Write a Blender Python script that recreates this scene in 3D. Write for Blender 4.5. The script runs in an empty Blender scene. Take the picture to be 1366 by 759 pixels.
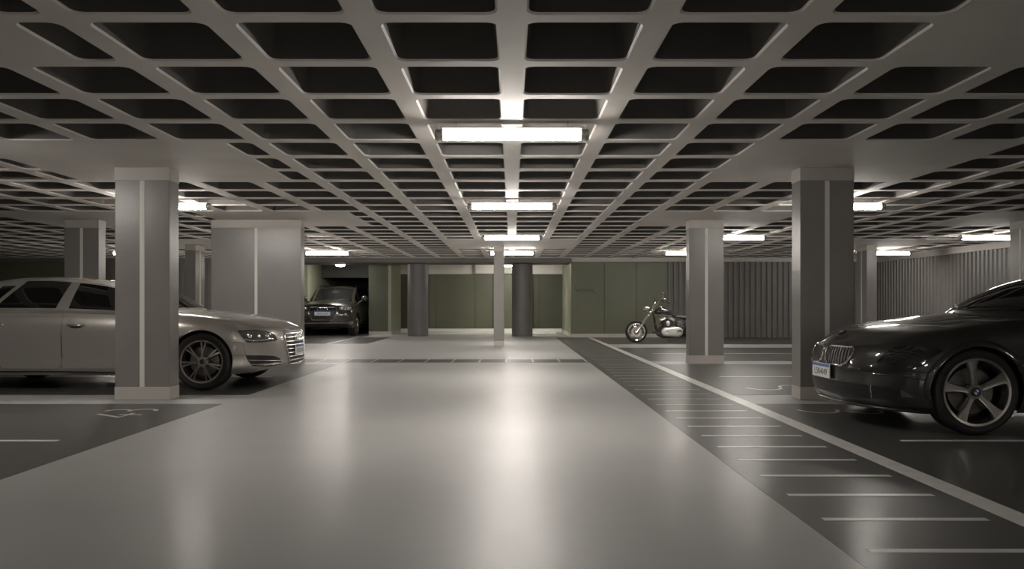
import bpy, bmesh, math, random
from mathutils import Vector, Matrix, geometry
random.seed(7)
SC = bpy.context.scene
COL = SC.collection
R = math.radians
# ------------------------------------------------------------------ camera, world, exposure
cam_d = bpy.data.cameras.new('camera')
cam = bpy.data.objects.new('camera', cam_d); COL.objects.link(cam)
cam.location = (0, 0, 1.063); cam.rotation_euler = (R(90), 0, 0)
cam_d.sensor_width = 36.0; cam_d.sensor_fit = 'HORIZONTAL'; cam_d.lens = 1057.0/1366*36
cam_d.shift_y = (406.8-379.5)/1366; cam_d.clip_start = .05; cam_d.clip_end = 200
SC.camera = cam
world = bpy.data.worlds.new('world'); SC.world = world; world.use_nodes = True
world.node_tree.nodes['Background'].inputs[0].default_value = (.5, .48, .46, 1)
world.node_tree.nodes['Background'].inputs[1].default_value = .02
SC.view_settings.view_transform = 'Standard'; SC.view_settings.look = 'None'
SC.view_settings.gamma = 1; SC.view_settings.use_curve_mapping = False
SC.view_settings.exposure = 1.58
LAMP_POWER = 48.0
LAMP_COLOR = (1.0, .945, .875, 1)
SC.cycles.use_denoising = True
SC.cycles.max_bounces = 8; SC.cycles.diffuse_bounces = 5; SC.cycles.glossy_bounces = 4
SC.cycles.sample_clamp_indirect = 6.0
CEIL = 2.601
# ------------------------------------------------------------------ materials
def mat(name, col, rough=.5, metal=0., coat=0., spec=.5, noise=None, bump=None, emit=None, rnoise=None, alpha=1., crough=.04, cbump=None):
    m = bpy.data.materials.new(name); m.use_nodes = True
    nt = m.node_tree; b = nt.nodes['Principled BSDF']
    b.inputs['Base Color'].default_value = (*col, 1); b.inputs['Roughness'].default_value = rough
    b.inputs['Metallic'].default_value = metal; b.inputs['Coat Weight'].default_value = coat
    b.inputs['Coat Roughness'].default_value = crough; b.inputs['Specular IOR Level'].default_value = spec
    b.inputs['Alpha'].default_value = alpha
    if emit:
        b.inputs['Emission Color'].default_value = emit[0]; b.inputs['Emission Strength'].default_value = emit[1]
    if noise or bump or rnoise or cbump:
        tc = nt.nodes.new('ShaderNodeTexCoord')
    def ntex(scale, detail=4, stretch=None):
        t = nt.nodes.new('ShaderNodeTexNoise'); t.inputs['Scale'].default_value = scale; t.inputs['Detail'].default_value = detail
        if stretch:
            mp = nt.nodes.new('ShaderNodeMapping'); mp.inputs['Scale'].default_value = stretch
            nt.links.new(tc.outputs['Object'], mp.inputs[0]); nt.links.new(mp.outputs[0], t.inputs['Vector'])
        else: nt.links.new(tc.outputs['Object'], t.inputs['Vector'])
        return t
    if noise:                      # (scale, amount)
        t = ntex(noise[0], 5); r = nt.nodes.new('ShaderNodeMapRange'); mx = nt.nodes.new('ShaderNodeMixRGB')
        r.inputs['From Min'].default_value = .3; r.inputs['From Max'].default_value = .7
        nt.links.new(t.outputs['Fac'], r.inputs['Value']); nt.links.new(r.outputs[0], mx.inputs[0])
        a = noise[1]
        mx.inputs[1].default_value = (*[c*(1-a) for c in col], 1); mx.inputs[2].default_value = (*[min(1, c*(1+a)) for c in col], 1)
        nt.links.new(mx.outputs[0], b.inputs['Base Color'])
    if rnoise:                     # (scale, amount)
        t = ntex(rnoise[0], 5); r = nt.nodes.new('ShaderNodeMapRange')
        r.inputs['From Min'].default_value = .3; r.inputs['From Max'].default_value = .7
        r.inputs['To Min'].default_value = max(.02, rough-rnoise[1]); r.inputs['To Max'].default_value = rough+rnoise[1]
        nt.links.new(t.outputs['Fac'], r.inputs['Value']); nt.links.new(r.outputs[0], b.inputs['Roughness'])
    if bump:                       # (scale, strength, distance)
        t = ntex(bump[0], 3); bp = nt.nodes.new('ShaderNodeBump')
        bp.inputs['Strength'].default_value = bump[1]; bp.inputs['Distance'].default_value = bump[2]
        nt.links.new(t.outputs['Fac'], bp.inputs['Height']); nt.links.new(bp.outputs[0], b.inputs['Normal'])
    if cbump:
        t = ntex(cbump[0], 2); bp = nt.nodes.new('ShaderNodeBump')
        bp.inputs['Strength'].default_value = cbump[1]; bp.inputs['Distance'].default_value = cbump[2]
        nt.links.new(t.outputs['Fac'], bp.inputs['Height']); nt.links.new(bp.outputs[0], b.inputs['Coat Normal'])
    return m
M = {}
M['lane'] = mat('light_epoxy_floor', (.375, .368, .356), .44, spec=.32, noise=(.7, .05), bump=(170, .10, .002), coat=.085, crough=.09, cbump=(70, .6, .002))
M['bay'] = mat('dark_epoxy_floor', (.075, .072, .068), .40, spec=.4, noise=(.8, .05), bump=(150, .10, .002), coat=.22, crough=.07, cbump=(110, .10, .002))
M['walk'] = mat('walkway_epoxy_floor', (.08, .077, .073), .42, spec=.35, noise=(.8, .05), bump=(160, .12, .002), coat=.10, crough=.09, cbump=(70, .5, .002))
M['paint'] = mat('white_floor_paint', (.62, .60, .575), .35, noise=(9, .10))
M['fadedpaint'] = mat('worn_floor_paint', (.34, .33, .31), .35, noise=(14, .3))
M['ceiling'] = mat('ceiling_paint', (.74, .705, .665), .7, noise=(1.5, .06), bump=(60, .1, .002))
M['shaft'] = mat('grey_gloss_paint', (.205, .190, .178), .30, spec=.4, noise=(2.2, .05), bump=(42, .28, .005))
M['band'] = mat('light_grey_paint', (.42, .39, .36), .5, noise=(3, .05))
M['stripe'] = mat('white_stripe_paint', (.62, .59, .55), .5)
M['round'] = mat('dark_round_pillar_paint', (.125, .115, .112), .45, noise=(3, .06))
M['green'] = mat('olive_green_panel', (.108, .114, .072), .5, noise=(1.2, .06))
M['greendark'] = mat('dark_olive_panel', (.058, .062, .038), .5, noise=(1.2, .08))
M['greenlight'] = mat('lit_pale_olive_panel', (.27, .275, .20), .5)  # lamp-lit side walls get their brightness in this colour; the jamb is pale olive
M['groove'] = mat('panel_joint', (.02, .02, .016), .8)
M['corr'] = mat('corrugated_sheet_paint', (.13, .123, .113), .5, noise=(1.5, .08))
M['beamdark'] = mat('dark_beam', (.13, .12, .11), .6)  # tone of the left beams, darker than the right-hand one
M['wall'] = mat('grey_wall_paint', (.25, .24, .22), .7)
M['white'] = mat('white_wall_paint', (.55, .53, .49), .6)
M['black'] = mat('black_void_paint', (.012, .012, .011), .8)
M['tube'] = mat('lamp_diffuser', (1, .95, .88), .4, emit=(LAMP_COLOR, LAMP_POWER))
nt = M['tube'].node_tree   # the diffuser gives most of its light downwards
ge = nt.nodes.new('ShaderNodeNewGeometry'); sx = nt.nodes.new('ShaderNodeSeparateXYZ'); mr = nt.nodes.new('ShaderNodeMapRange')
nt.links.new(ge.outputs['Normal'], sx.inputs[0]); nt.links.new(sx.outputs['Z'], mr.inputs['Value'])
mr.inputs['From Min'].default_value = -.6; mr.inputs['From Max'].default_value = .16
mr.inputs['To Min'].default_value = LAMP_POWER*1.25; mr.inputs['To Max'].default_value = LAMP_POWER*.05
nt.links.new(mr.outputs[0], nt.nodes['Principled BSDF'].inputs['Emission Strength'])
M['coffer'] = mat('shaded_coffer', (.15, .142, .132), .8, noise=(2, .08))  # shade inside the ceiling recesses is put into this darker colour
M['metal'] = mat('brushed_metal', (.55, .53, .5), .3, metal=1)
M['darkmetal'] = mat('dark_metal', (.10, .095, .09), .35, metal=1)
M['chrome'] = mat('chrome', (.82, .80, .77), .07, metal=1)
M['alu'] = mat('polished_aluminium', (.85, .83, .80), .33, metal=.85)
M['slim'] = mat('slim_pillar_paint', (.30, .285, .27), .5)
M['plinth'] = mat('white_plinth_paint', (.78, .77, .74), .45)
M['chromesoft'] = mat('satin_chrome', (.62, .60, .57), .22, metal=1)
M['rubber'] = mat('tyre_rubber', (.018, .017, .016), .65)
M['rimdark'] = mat('titanium_rim', (.42, .40, .375), .30, metal=1)
M['rimlight'] = mat('silver_rim', (.50, .48, .45), .25, metal=1)
M['glass'] = mat('tinted_glass', (.008, .008, .008), .03, spec=.6)
M['lens'] = mat('headlamp_lens', (.16, .155, .145), .08, metal=.5, coat=1)
M['lensclear'] = mat('clear_headlamp_lens', (.5, .49, .46), .12, metal=.4, coat=1)
M['lensdark'] = mat('smoked_headlamp_lens', (.020, .019, .018), .08, coat=1)
M['bulb'] = mat('headlamp_bulb_glass', (.75, .74, .7), .1, metal=.7)
M['plastic'] = mat('black_plastic', (.014, .013, .013), .4)
M['seam'] = mat('panel_gap', (.006, .006, .006), .7)
M['silver'] = mat('silver_car_paint', (.40, .375, .345), .30, metal=.55, coat=1.)
M['blackcar'] = mat('black_car_paint', (.022, .0205, .0185), .35, metal=.0, coat=1., spec=.2)
M['olivecar'] = mat('dark_olive_car_paint', (.036, .032, .024), .28, metal=.3, coat=1.)
M['cladding'] = mat('grey_cladding', (.09, .084, .072), .45)
M['plate'] = mat('plate_white', (.72, .71, .68), .45)
M['plateblue'] = mat('plate_blue', (.05, .13, .42), .45)
M['ink'] = mat('plate_ink', (.02, .02, .025), .5)
M['disc'] = mat('brake_disc', (.22, .21, .2), .35, metal=1)
M['leather'] = mat('black_leather', (.03, .028, .026), .45)
M['blue'] = mat('badge_blue', (.03, .16, .42), .3)
M['bikepaint'] = mat('black_tank_paint', (.02, .018, .016), .1, coat=1)
M['sign'] = mat('dark_sign_lettering', (.012, .012, .009), .5)
M['seat'] = mat('grey_seat_cloth', (.12, .11, .10), .8)
# ------------------------------------------------------------------ mesh helpers
class MB:
    def __init__(self): self.bm = bmesh.new()
    def face(self, pts, mi=0):
        f = self.bm.faces.new([self.bm.verts.new(p) for p in pts]); f.material_index = mi; return f
    def box(self, x0, x1, y0, y1, z0, z1, mi=0):
        v = [self.bm.verts.new((x, y, z)) for z in (z0, z1) for y in (y0, y1) for x in (x0, x1)]
        for q in ((0, 2, 3, 1), (4, 5, 7, 6), (0, 1, 5, 4), (2, 6, 7, 3), (0, 4, 6, 2), (1, 3, 7, 5)):
            f = self.bm.faces.new([v[i] for i in q]); f.material_index = mi
        return self
    def obox(self, mtx, sx, sy, sz, mi=0, taper=1.):
        v = []
        for z in (-.5, .5):
            k = 1 if z < 0 else taper
            for y in (-.5, .5):
                for x in (-.5, .5): v.append(self.bm.verts.new(mtx @ Vector((x*sx*k, y*sy*k, z*sz))))
        for q in ((0, 2, 3, 1), (4, 5, 7, 6), (0, 1, 5, 4), (2, 6, 7, 3), (0, 4, 6, 2), (1, 3, 7, 5)):
            f = self.bm.faces.new([v[i] for i in q]); f.material_index = mi
        return self
    def grid(self, rows, mi=0, closed=False):
        V = [[self.bm.verts.new(p) for p in r] for r in rows]
        for i in range(len(V)-1):
            n = len(V[i])
            for j in range(n if closed else n-1):
                a, b, c, d = V[i][j], V[i][(j+1) % n], V[i+1][(j+1) % n], V[i+1][j]
                f = self.bm.faces.new((a, b, c, d)); f.material_index = mi
        return V
    def tube(self, pts, r, seg=10, mi=0, caps=True, closed=False):
        P = [Vector(p) for p in pts]; n = len(P)
        rr = r if isinstance(r, (list, tuple)) else [r]*n
        rings = []; up = None
        for i in range(n):
            if closed: t = P[(i+1) % n]-P[i-1]
            else: t = P[min(i+1, n-1)]-P[max(i-1, 0)]
            t.normalize()
            if up is None:
                up = Vector((0, 0, 1)) if abs(t.z) < .9 else Vector((1, 0, 0))
            a = t.cross(up); a.normalize(); b = a.cross(t); b.normalize(); up = b
            rings.append([P[i]+(a*math.cos(2*math.pi*k/seg)+b*math.sin(2*math.pi*k/seg))*rr[i] for k in range(seg)])
        if closed: rings.append(rings[0])
        V = self.grid(rings, mi, closed=True)
        if caps and not closed:
            for ring in (V[0][::-1], V[-1]):
                f = self.bm.faces.new(ring); f.material_index = mi
        return self
    def lathe(self, prof, org=(0, 0, 0), axis='y', seg=32, mi=0):
        """prof: (radius, height along the axis)"""
        rows = []
        for r, h in prof:
            row = []
            for k in range(seg):
                a = 2*math.pi*k/seg; c, s = r*math.cos(a), r*math.sin(a)
                p = {'z': (c, s, h), 'y': (c, h, s), 'x': (h, c, s)}[axis]
                row.append((org[0]+p[0], org[1]+p[1], org[2]+p[2]))
            rows.append(row)
        self.grid(rows, mi, closed=True); return self
    def sphere(self, c, rx, ry=None, rz=None, mi=0, seg=16):
        ry = ry or rx; rz = rz or rx; rows = []
        for i in range(seg//2+1):
            t = math.pi*i/(seg//2)
            rows.append([(c[0]+rx*math.sin(t)*math.cos(2*math.pi*k/seg), c[1]+ry*math.sin(t)*math.sin(2*math.pi*k/seg), c[2]+rz*math.cos(t)) for k in range(seg)])
        self.grid(rows, mi, closed=True); return self
    def build(self, name, mats, parent=None, sharp=38, bevel=0, merge=1e-5, recalc=True):
        bm = self.bm
        if merge: bmesh.ops.remove_doubles(bm, verts=bm.verts, dist=merge)
        bmesh.ops.dissolve_degenerate(bm, edges=bm.edges, dist=1e-6)
        if recalc: bmesh.ops.recalc_face_normals(bm, faces=bm.faces)
        me = bpy.data.meshes.new(name); bm.to_mesh(me); bm.free()
        for m in (mats if isinstance(mats, (list, tuple)) else [mats]): me.materials.append(m)
        me.polygons.foreach_set('use_smooth', [True]*len(me.polygons))
        if sharp: me.set_sharp_from_angle(angle=R(sharp))
        o = bpy.data.objects.new(name, me); COL.objects.link(o)
        if parent: o.parent = parent
        if bevel:
            b = o.modifiers.new('bevel', 'BEVEL'); b.width = bevel; b.segments = 2; b.limit_method = 'ANGLE'; b.angle_limit = R(40)
            b.harden_normals = False
        return o
def tag(o, label=None, cat=None, group=None, kind=None):
    if label: o['label'] = label
    if cat: o['category'] = cat
    if group: o['group'] = group
    if kind: o['kind'] = kind
    return o
def empty(name, loc, label, cat, group=None, rz=0, rx=0):
    o = bpy.data.objects.new(name, None); COL.objects.link(o)
    o.location = loc; o.rotation_euler = (rx, 0, rz); o.empty_display_size = .2
    return tag(o, label, cat, group)
def copy_tree(o, parent=None):
    c = o.copy(); COL.objects.link(c)
    if parent: c.parent = parent
    for ch in list(o.children): copy_tree(ch, c)
    return c
def text_part(name, s, size, m, parent, mtx, depth=.002, sx=1.):
    cu = bpy.data.curves.new(name, 'FONT'); cu.body = s; cu.size = size; cu.align_x = 'CENTER'; cu.align_y = 'CENTER'
    cu.extrude = depth
    o = bpy.data.objects.new(name, cu); COL.objects.link(o)
    bpy.context.view_layer.update()
    me = bpy.data.meshes.new_from_object(o.evaluated_get(bpy.context.evaluated_depsgraph_get()))
    bpy.data.objects.remove(o); bpy.data.curves.remove(cu)
    me.transform(mtx @ Matrix.Diagonal((sx, 1, 1, 1)))
    me.materials.clear(); me.materials.append(m); me.name = name
    o = bpy.data.objects.new(name, me); COL.objects.link(o)
    if parent: o.parent = parent
    return o
def structure(o): o['kind'] = 'structure'; return o
# ------------------------------------------------------------------ floor and its painted markings
XL, XR, YN, YB = -20.0, 12.0, -12.0, 26.0
b = MB(); b.box(XL-.3, XR+.3, YN, 33.3, -.2, 0); floor = structure(b.build('floor', M['lane']))
def sheet(name, rects, m, z, parent=floor):
    b = MB()
    for x0, x1, y0, y1 in rects: b.box(x0, x1, y0, y1, -.02, z)
    return b.build(name, m, parent)
for r in ((XL, -3.11, YN, 8.51), (XL, -3.11, 9.35, 14.2), (-7.5, -3.97, 21.7, 26.0),
          (2.60, XR, YN, 8.51), (2.60, XR, 9.36, 14.2), (2.60, XR, 15.0, 19.7), (2.60, XR, 21.4, 26.0)):
    sheet('bay_paint', [r], M['bay'], .0012)
sheet('walkway_paint', [(1.43, 2.45, YN, 26.0)], M['walk'], .0012)
sheet('crossing_paint', [(-4.9, 1.43, 14.62, 15.5)], M['walk'], .0012)
sheet('edge_line', [(2.45, 2.60, YN, 26.0)], M['paint'], .0024)
y = 2.92
while y < 25.8:
    sheet('walkway_bar', [(1.54, 2.355, y-.025, y+.025)], M['paint'] if y < 8 else M['fadedpaint'], .0024); y += .5025
for k in range(-9, 4):
    x = -.11+.5025*k
    sheet('crossing_bar', [(x-.018, x+.018, 14.64, 15.48)], M['fadedpaint'], .0024)
for r in ((XL, -3.55, 6.17, 6.23), (3.045, XR, 6.17, 6.23), (XL, -3.55, 11.7, 11.76), (3.07, XR, 11.7, 11.77),
          (3.07, XR, 17.3, 17.37)):
    sheet('parking_line', [r], M['paint'], .0024)
sheet('parking_line', [(-5.1, -5.02, 21.7, 26.6)], M['paint'], .0024)
def digits(s, cx, cy, rot, size=.62):
    m = Matrix.Translation((cx, cy, .003)) @ Matrix.Rotation(rot, 4, 'Z')
    o = text_part('bay_number', s, size, M['paint'], floor, m, .0008)
    return o
def stroke_number(strokes, name='bay_number', w=.022):
    b = MB()
    for st in strokes:
        rows = []
        for i, (x, y) in enumerate(st):
            q0, q1 = Vector(st[max(0, i-1)]), Vector(st[min(len(st)-1, i+1)])
            d = (q1-q0).normalized(); n = Vector((-d.y, d.x))*w
            if 0 < i < len(st)-1:
                d0 = (Vector((x, y))-q0).normalized(); k = max(.35, abs(d0.dot(d))); n = n/k
            rows.append([(x+n.x, y+n.y, .0027+.0003*strokes.index(st)), (x-n.x, y-n.y, .0027+.0003*strokes.index(st))])
        b.grid(rows)
    for f in b.bm.faces:
        f.normal_update()
        if f.normal.z < 0: f.normal_flip()
    return b.build(name, M['paint'], floor, recalc=False)
def arc(cx, cy, rx, ry, a0, a1, n=12):
    return [(cx+rx*math.cos(R(a0+(a1-a0)*i/n)), cy+ry*math.sin(R(a0+(a1-a0)*i/n))) for i in range(n+1)]
# "43" by the left pillar, read from the lane (top of the figures towards the wall)
stroke_number([[(-4.03, 7.71), (-3.71, 7.485), (-3.71, 7.78)], [(-3.80, 7.66), (-3.58, 7.66)],
               arc(-3.94, 7.93, .115, .10, 195, -20), arc(-3.70, 7.95, .125, .105, 190, -15)])
stroke_number([arc(3.09, 8.08, .20, .30, 190, 350), arc(3.52, 8.0, .18, .26, 190, 360)], w=.02)
stroke_number([arc(3.22, 10.2, .22, .30, 190, 350), arc(3.66, 10.2, .2, .26, 10, 180)], w=.02)
stroke_number([[(3.25, 4.8), (3.6, 4.55)]], w=.03)
# ------------------------------------------------------------------ waffle ceiling: one mesh
PX, PY, Y0 = .80, .80, 4.259
HEADS = []
for y0, y1 in ((2.6, 5.13), (7.385, 9.93), (12.98, 15.53)):
    HEADS += [(2.31, 4.89, y0, y1), (-5.33, -2.72, y0, y1)]
HEADS += [(7.91, 10.49, 7.385, 9.93), (7.91, 10.49, 12.98, 15.53), (7.91, 10.49, 18.58, 21.93), (-8.89, -6.31, 12.98, 15.53),
          (-9.69, -7.11, 18.58, 21.93), (-1.69, 1.69, 18.58, 21.93), (-10.5, -7.9, 7.385, 9.93)]
b = MB(); bm = b.bm
def rrect(x0, x1, y0, y1, r, z, n=3):
    out = []
    for cx, cy, a in ((x1-r, y1-r, 0), (x0+r, y1-r, 90), (x0+r, y0+r, 180), (x1-r, y0+r, 270)):
        for k in range(n+1):
            t = R(a+90*k/n); out.append((cx+r*math.cos(t), cy+r*math.sin(t), z))
    return out
def waffle_cell(tx0, tx1, ty0, ty1, x0, x1, y0, y1):
    n = 3; bv = .012; rr = min(.055, (x1-x0)*.3)
    r0 = [bm.verts.new(p) for p in rrect(x0-bv, x1+bv, y0-bv, y1+bv, rr+bv, CEIL)]
    r1 = [bm.verts.new(p) for p in rrect(x0, x1, y0, y1, rr, CEIL+bv)]
    t = min(.05, (x1-x0)*.2)
    r2 = [bm.verts.new(p) for p in rrect(x0+t, x1-t, y0+t, y1-t, rr*.7, CEIL+.36)]
    N = len(r0)
    for a, c in ((r0, r1), (r1, r2)):
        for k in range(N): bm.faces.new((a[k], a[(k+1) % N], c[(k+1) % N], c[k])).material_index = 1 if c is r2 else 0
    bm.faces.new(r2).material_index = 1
    T = [bm.verts.new(p) for p in ((tx1, ty1, CEIL), (tx0, ty1, CEIL), (tx0, ty0, CEIL), (tx1, ty0, CEIL))]
    for i in range(4):
        arcv = r0[i*(n+1):(i+1)*(n+1)]
        bm.faces.new([T[i]]+arcv[::-1])
        j = (i+1) % 4
        bm.faces.new([T[i], arcv[-1], r0[j*(n+1)], T[j]][::-1])
i0, i1 = -25, 15
for j in range(-20, 27):
    ty0, ty1 = Y0+PY*j, Y0+PY*(j+1)
    for i in range(i0, i1):
        tx0, tx1 = PX*i, PX*(i+1)
        x0, x1, y0, y1 = tx0+.088, tx1-.088, ty0+.066, ty1-.066
        for hx0, hx1, hy0, hy1 in HEADS:
            if hy0 < (y0+y1)/2 < hy1:
                if hx0 <= x0+.12 and hx1 >= x1-.12: x0 = x1
                elif hx0 < x1 < hx1: x1 = hx0
                elif hx0 < x0 < hx1: x0 = hx1
        if x1-x0 < .12:
            b.face([(tx0, ty0, CEIL), (tx1, ty0, CEIL), (tx1, ty1, CEIL), (tx0, ty1, CEIL)])
        else: waffle_cell(tx0, tx1, ty0, ty1, x0, x1, y0, y1)
ye = Y0+PY*27
b.face([(PX*i0, ye, CEIL), (PX*i1, ye, CEIL), (PX*i1, 33.3, CEIL), (PX*i0, 33.3, CEIL)])
b.box(PX*i0, PX*i1, Y0-PY*20, 33.3, CEIL+.42, CEIL+.6)
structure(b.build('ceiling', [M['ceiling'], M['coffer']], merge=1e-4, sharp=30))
# ------------------------------------------------------------------ walls
def wall(name, m, *boxes, bevel=0):
    b = MB()
    for q in boxes: b.box(*q)
    return structure(b.build(name, m, bevel=bevel))
def panel_wall(name, mats, x0, x1, y, z0, z1, joints, th=.12):
    """panels on a dark backing with open joints"""
    b = MB(); b.box(x0, x1, y+.03, y+th, z0, z1, 1)
    xs = [x0]+joints+[x1]
    for a, c in zip(xs, xs[1:]): b.box(a+(.006 if a != x0 else 0), c-(.006 if c != x1 else 0), y, y+.035, z0, z1, 0)
    return structure(b.build(name, mats))
def corrugated(name, p0, p1, z0, z1, m, pitch=.18, depth=.055, nrm=(0, -1)):
    d = Vector((p1[0]-p0[0], p1[1]-p0[1])); L = d.length; d.normalize(); n = Vector(nrm)
    prof = []; s = 0
    while s < L:
        for f, h in ((0, 0), (.30, 0), (.42, 1), (.88, 1)): prof.append((s+f*pitch, h*depth))
        s += pitch
    prof = [(min(a, L), h) for a, h in prof]+[(L, 0)]
    b = MB()
    def P(a, h, z): q = Vector(p0)+d*a+n*h; return (q.x, q.y, z)
    b.grid([[P(a, h, z0) for a, h in prof], [P(a, h, z1) for a, h in prof]])
    back = [(0, -.1), (L, -.1)]
    b.grid([[P(a, h, z0) for a, h in back], [P(a, h, z1) for a, h in back]])
    return structure(b.build(name, m, sharp=20))
wall('wall_left', M['wall'], (XL-.3, XL, YN, 33.3, 0, CEIL+.4))
wall('wall_rear', M['wall'], (XL-.3, XR+.3, YN-.3, YN, 0, CEIL+.4))
corrugated('wall_right', (XR, YN), (XR, 26.0), 0, 2.45, M['corr'], depth=.035, nrm=(-1, 0))
wall('trim_1', M['band'], (XR-.08, XR+.3, YN, 26.0, 2.45, CEIL))
corrugated('wall_back_right', (5.05, 26.02), (XR, 26.02), 0, CEIL-.01, M['corr'])
panel_wall('wall_back_olive', [M['green'], M['groove']], 1.95, 5.05, 26.0, .12, CEIL-.01, [3.03, 4.08])
wall('baseboard_back_olive', M['band'], (1.94, 5.06, 25.985, 26.1, 0, .12))
wall('trim_2', M['band'], (1.95, XR, 25.86, 25.99, CEIL-.125, CEIL-.001))
wall('trim_3', M['beamdark'], (-7.6, 1.94, 25.96, 27.5, CEIL-.145, CEIL-.001))
wall('trim_4', M['beamdark'], (XL, -7.61, 25.9, 26.2, CEIL-.12, CEIL-.001))
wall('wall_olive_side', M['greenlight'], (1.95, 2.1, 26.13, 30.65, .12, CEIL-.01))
wall('baseboard_olive_side', M['white'], (1.93, 2.11, 26.12, 30.65, 0, .12))
panel_wall('wall_back', [M['green'], M['groove']], -3.2, -.72, 30.65, 0, 2.25, [-2.95, -1.43])
panel_wall('wall_back_niche', [M['green'], M['groove']], -.715, .8, 30.55, 0, 2.25, [.1])
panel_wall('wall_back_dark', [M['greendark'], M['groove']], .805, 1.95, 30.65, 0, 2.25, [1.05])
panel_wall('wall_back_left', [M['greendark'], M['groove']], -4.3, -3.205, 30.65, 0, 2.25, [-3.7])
wall('trim_5', M['white'], (-4.3, 1.95, 30.6, 30.9, 2.255, CEIL-.001))
wall('trim_6', M['white'], (-1.4, .2, 30.35, 30.595, 2.27, CEIL-.001))
wall('baseboard_back', M['plinth'], (-4.29, 1.92, 30.45, 30.64, 0, .15), bevel=.01)
wall('trim_8', M['plinth'], (-3.3, 1.6, 28.7, 30.44, 0, .05), bevel=.008)
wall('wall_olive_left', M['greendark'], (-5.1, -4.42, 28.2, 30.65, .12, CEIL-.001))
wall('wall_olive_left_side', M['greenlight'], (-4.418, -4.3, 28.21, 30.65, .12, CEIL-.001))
wall('baseboard_olive_left', M['band'], (-5.1, -4.285, 28.185, 30.3, 0, .12))
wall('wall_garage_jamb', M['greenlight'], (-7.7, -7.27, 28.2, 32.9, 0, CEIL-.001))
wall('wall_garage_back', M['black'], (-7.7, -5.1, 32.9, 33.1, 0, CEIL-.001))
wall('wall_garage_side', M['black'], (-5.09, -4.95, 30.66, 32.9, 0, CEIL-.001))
M['shutter'] = mat('dark_shutter_paint', (.03, .03, .024), .6)
wall('trim_7', M['shutter'], (-7.26, -5.11, 30.2, 30.3, 2.1, CEIL-.001))
wall('wall_back_far_left', M['green'], (XL, -13.4, 26.0, 26.2, 0, CEIL-.12))
corrugated('wall_back_left_corrugated', (-13.39, 26.05), (-7.71, 26.05), 0, CEIL-.12, M['corr'], pitch=.3, depth=.08)
# small dark lettering on the olive wall, between two corner marks
t = text_part('wall_lettering', 'BICICLETAS', .115, M['sign'], None, Matrix.Translation((0, 0, 0)) @ Matrix.Rotation(R(90), 4, 'X'), .003, 1.0)
t.location = (2.38, 25.997, 1.537)
tag(t, 'small dark word lettered on the olive green wall left of the motorcycle', 'lettering')
for dx, dz, sx, sz, lab in ((-.31, .095, 1, -1, 'tiny dark corner mark above the left end of the wall word'), (.35, -.10, -1, 1, 'tiny dark corner mark below the right end of the wall word')):
    b = MB(); b.box(min(0, sx*.04), max(0, sx*.04), -.003, .002, -.006, .006); b.box(-.006, .006, -.003, .002, min(0, sz*.04), max(0, sz*.04))
    o = b.build('corner_mark', M['sign']); o.location = (2.38+dx, 25.997, 1.537+dz); tag(o, lab, 'corner mark')
# ------------------------------------------------------------------ pillars
def pillar(x0, x1, y0, y1, label, front=True, side=0, group='square concrete pillars'):
    w, d = x1-x0, y1-y0
    t = empty('concrete_pillar', ((x0+x1)/2, (y0+y1)/2, 0), label, 'pillar', group)
    H = CEIL; hw, hd = w/2, d/2
    b = MB(); b.box(-hw, hw, -hd, hd, .002, H-.003); b.build('shaft', M['shaft'], t, bevel=.006)
    e = .004
    b = MB(); b.box(-hw-e, hw+e, -hd-e, hd+e, H-.148, H-.001); tag(b.build('cap_band', M['band'], t, bevel=.005), 'pale painted band at the top')
    b = MB(); b.box(-hw-e, hw+e, -hd-e, hd+e, .001, .148); tag(b.build('base_band', M['band'], t, bevel=.005), 'pale painted band at the foot')
    if front:
        for yy in (-hd, hd):
            b = MB(); b.box(-.026, .026, yy-.003, yy+.003, .149, H-.149); b.build('stripe', M['stripe'], t)
    if side:
        for xx in (-hw, hw):
            b = MB(); b.box(xx-.003, xx+.003, -.026, .026, .149, H-.149); b.build('stripe', M['stripe'], t)
    return t
pillar(-4.436, -3.825, 8.85, 9.10, 'nearest left pillar, standing in front of the silver sedan')
pillar(3.22, 3.82, 8.85, 9.12, 'nearest right pillar, directly behind the nose of the black coupe')
pillar(3.205, 3.83, 14.33, 14.6, 'pillar hiding the back half of the motorcycle')
pillar(-5.43, -3.81, 14.3, 14.55, 'extra wide pillar between the silver sedan and the dark SUV')
pillar(-8.08, -7.46, 14.3, 14.55, 'dark pillar above the roof of the silver sedan')
pillar(9.28, 9.54, 14.17, 14.77, 'pillar cut by the right edge of the photo above the black coupe', False, 1)
pillar(9.02, 9.28, 20.15, 20.75, 'narrow distant pillar just right of the nearest right pillar', False, 1)
pillar(-8.31, -8.05, 20.15, 20.75, 'narrow distant pillar seen left of the extra wide pillar', False, 1)
t = empty('concrete_pillar', (-.336, 20.6, 0), 'thin plain pale pillar standing in the middle of the lane', 'pillar', 'square concrete pillars')
b = MB(); b.box(-.13, .13, -.3, .3, .002, CEIL-.003); b.build('shaft', M['slim'], t, bevel=.006)
b = MB(); b.box(-.134, .134, -.304, .304, CEIL-.16, CEIL-.001); b.build('cap_band', M['white'], t, bevel=.004)
b = MB(); b.box(-.134, .134, -.304, .304, .001, .14); b.build('base_band', M['white'], t, bevel=.004)
for x, lab in ((-3.22, 'left of the two dark round columns before the olive back wall'), (.35, 'right of the two dark round columns, behind the thin lane pillar')):
    b = MB(); b.lathe([(0, .001), (.355, .001), (.355, CEIL-.146), (0, CEIL-.146)], axis='z', seg=48)
    o = b.build('round_column', M['round']); o.location = (x, 27.12, 0); tag(o, lab, 'column', 'round columns')
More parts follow.
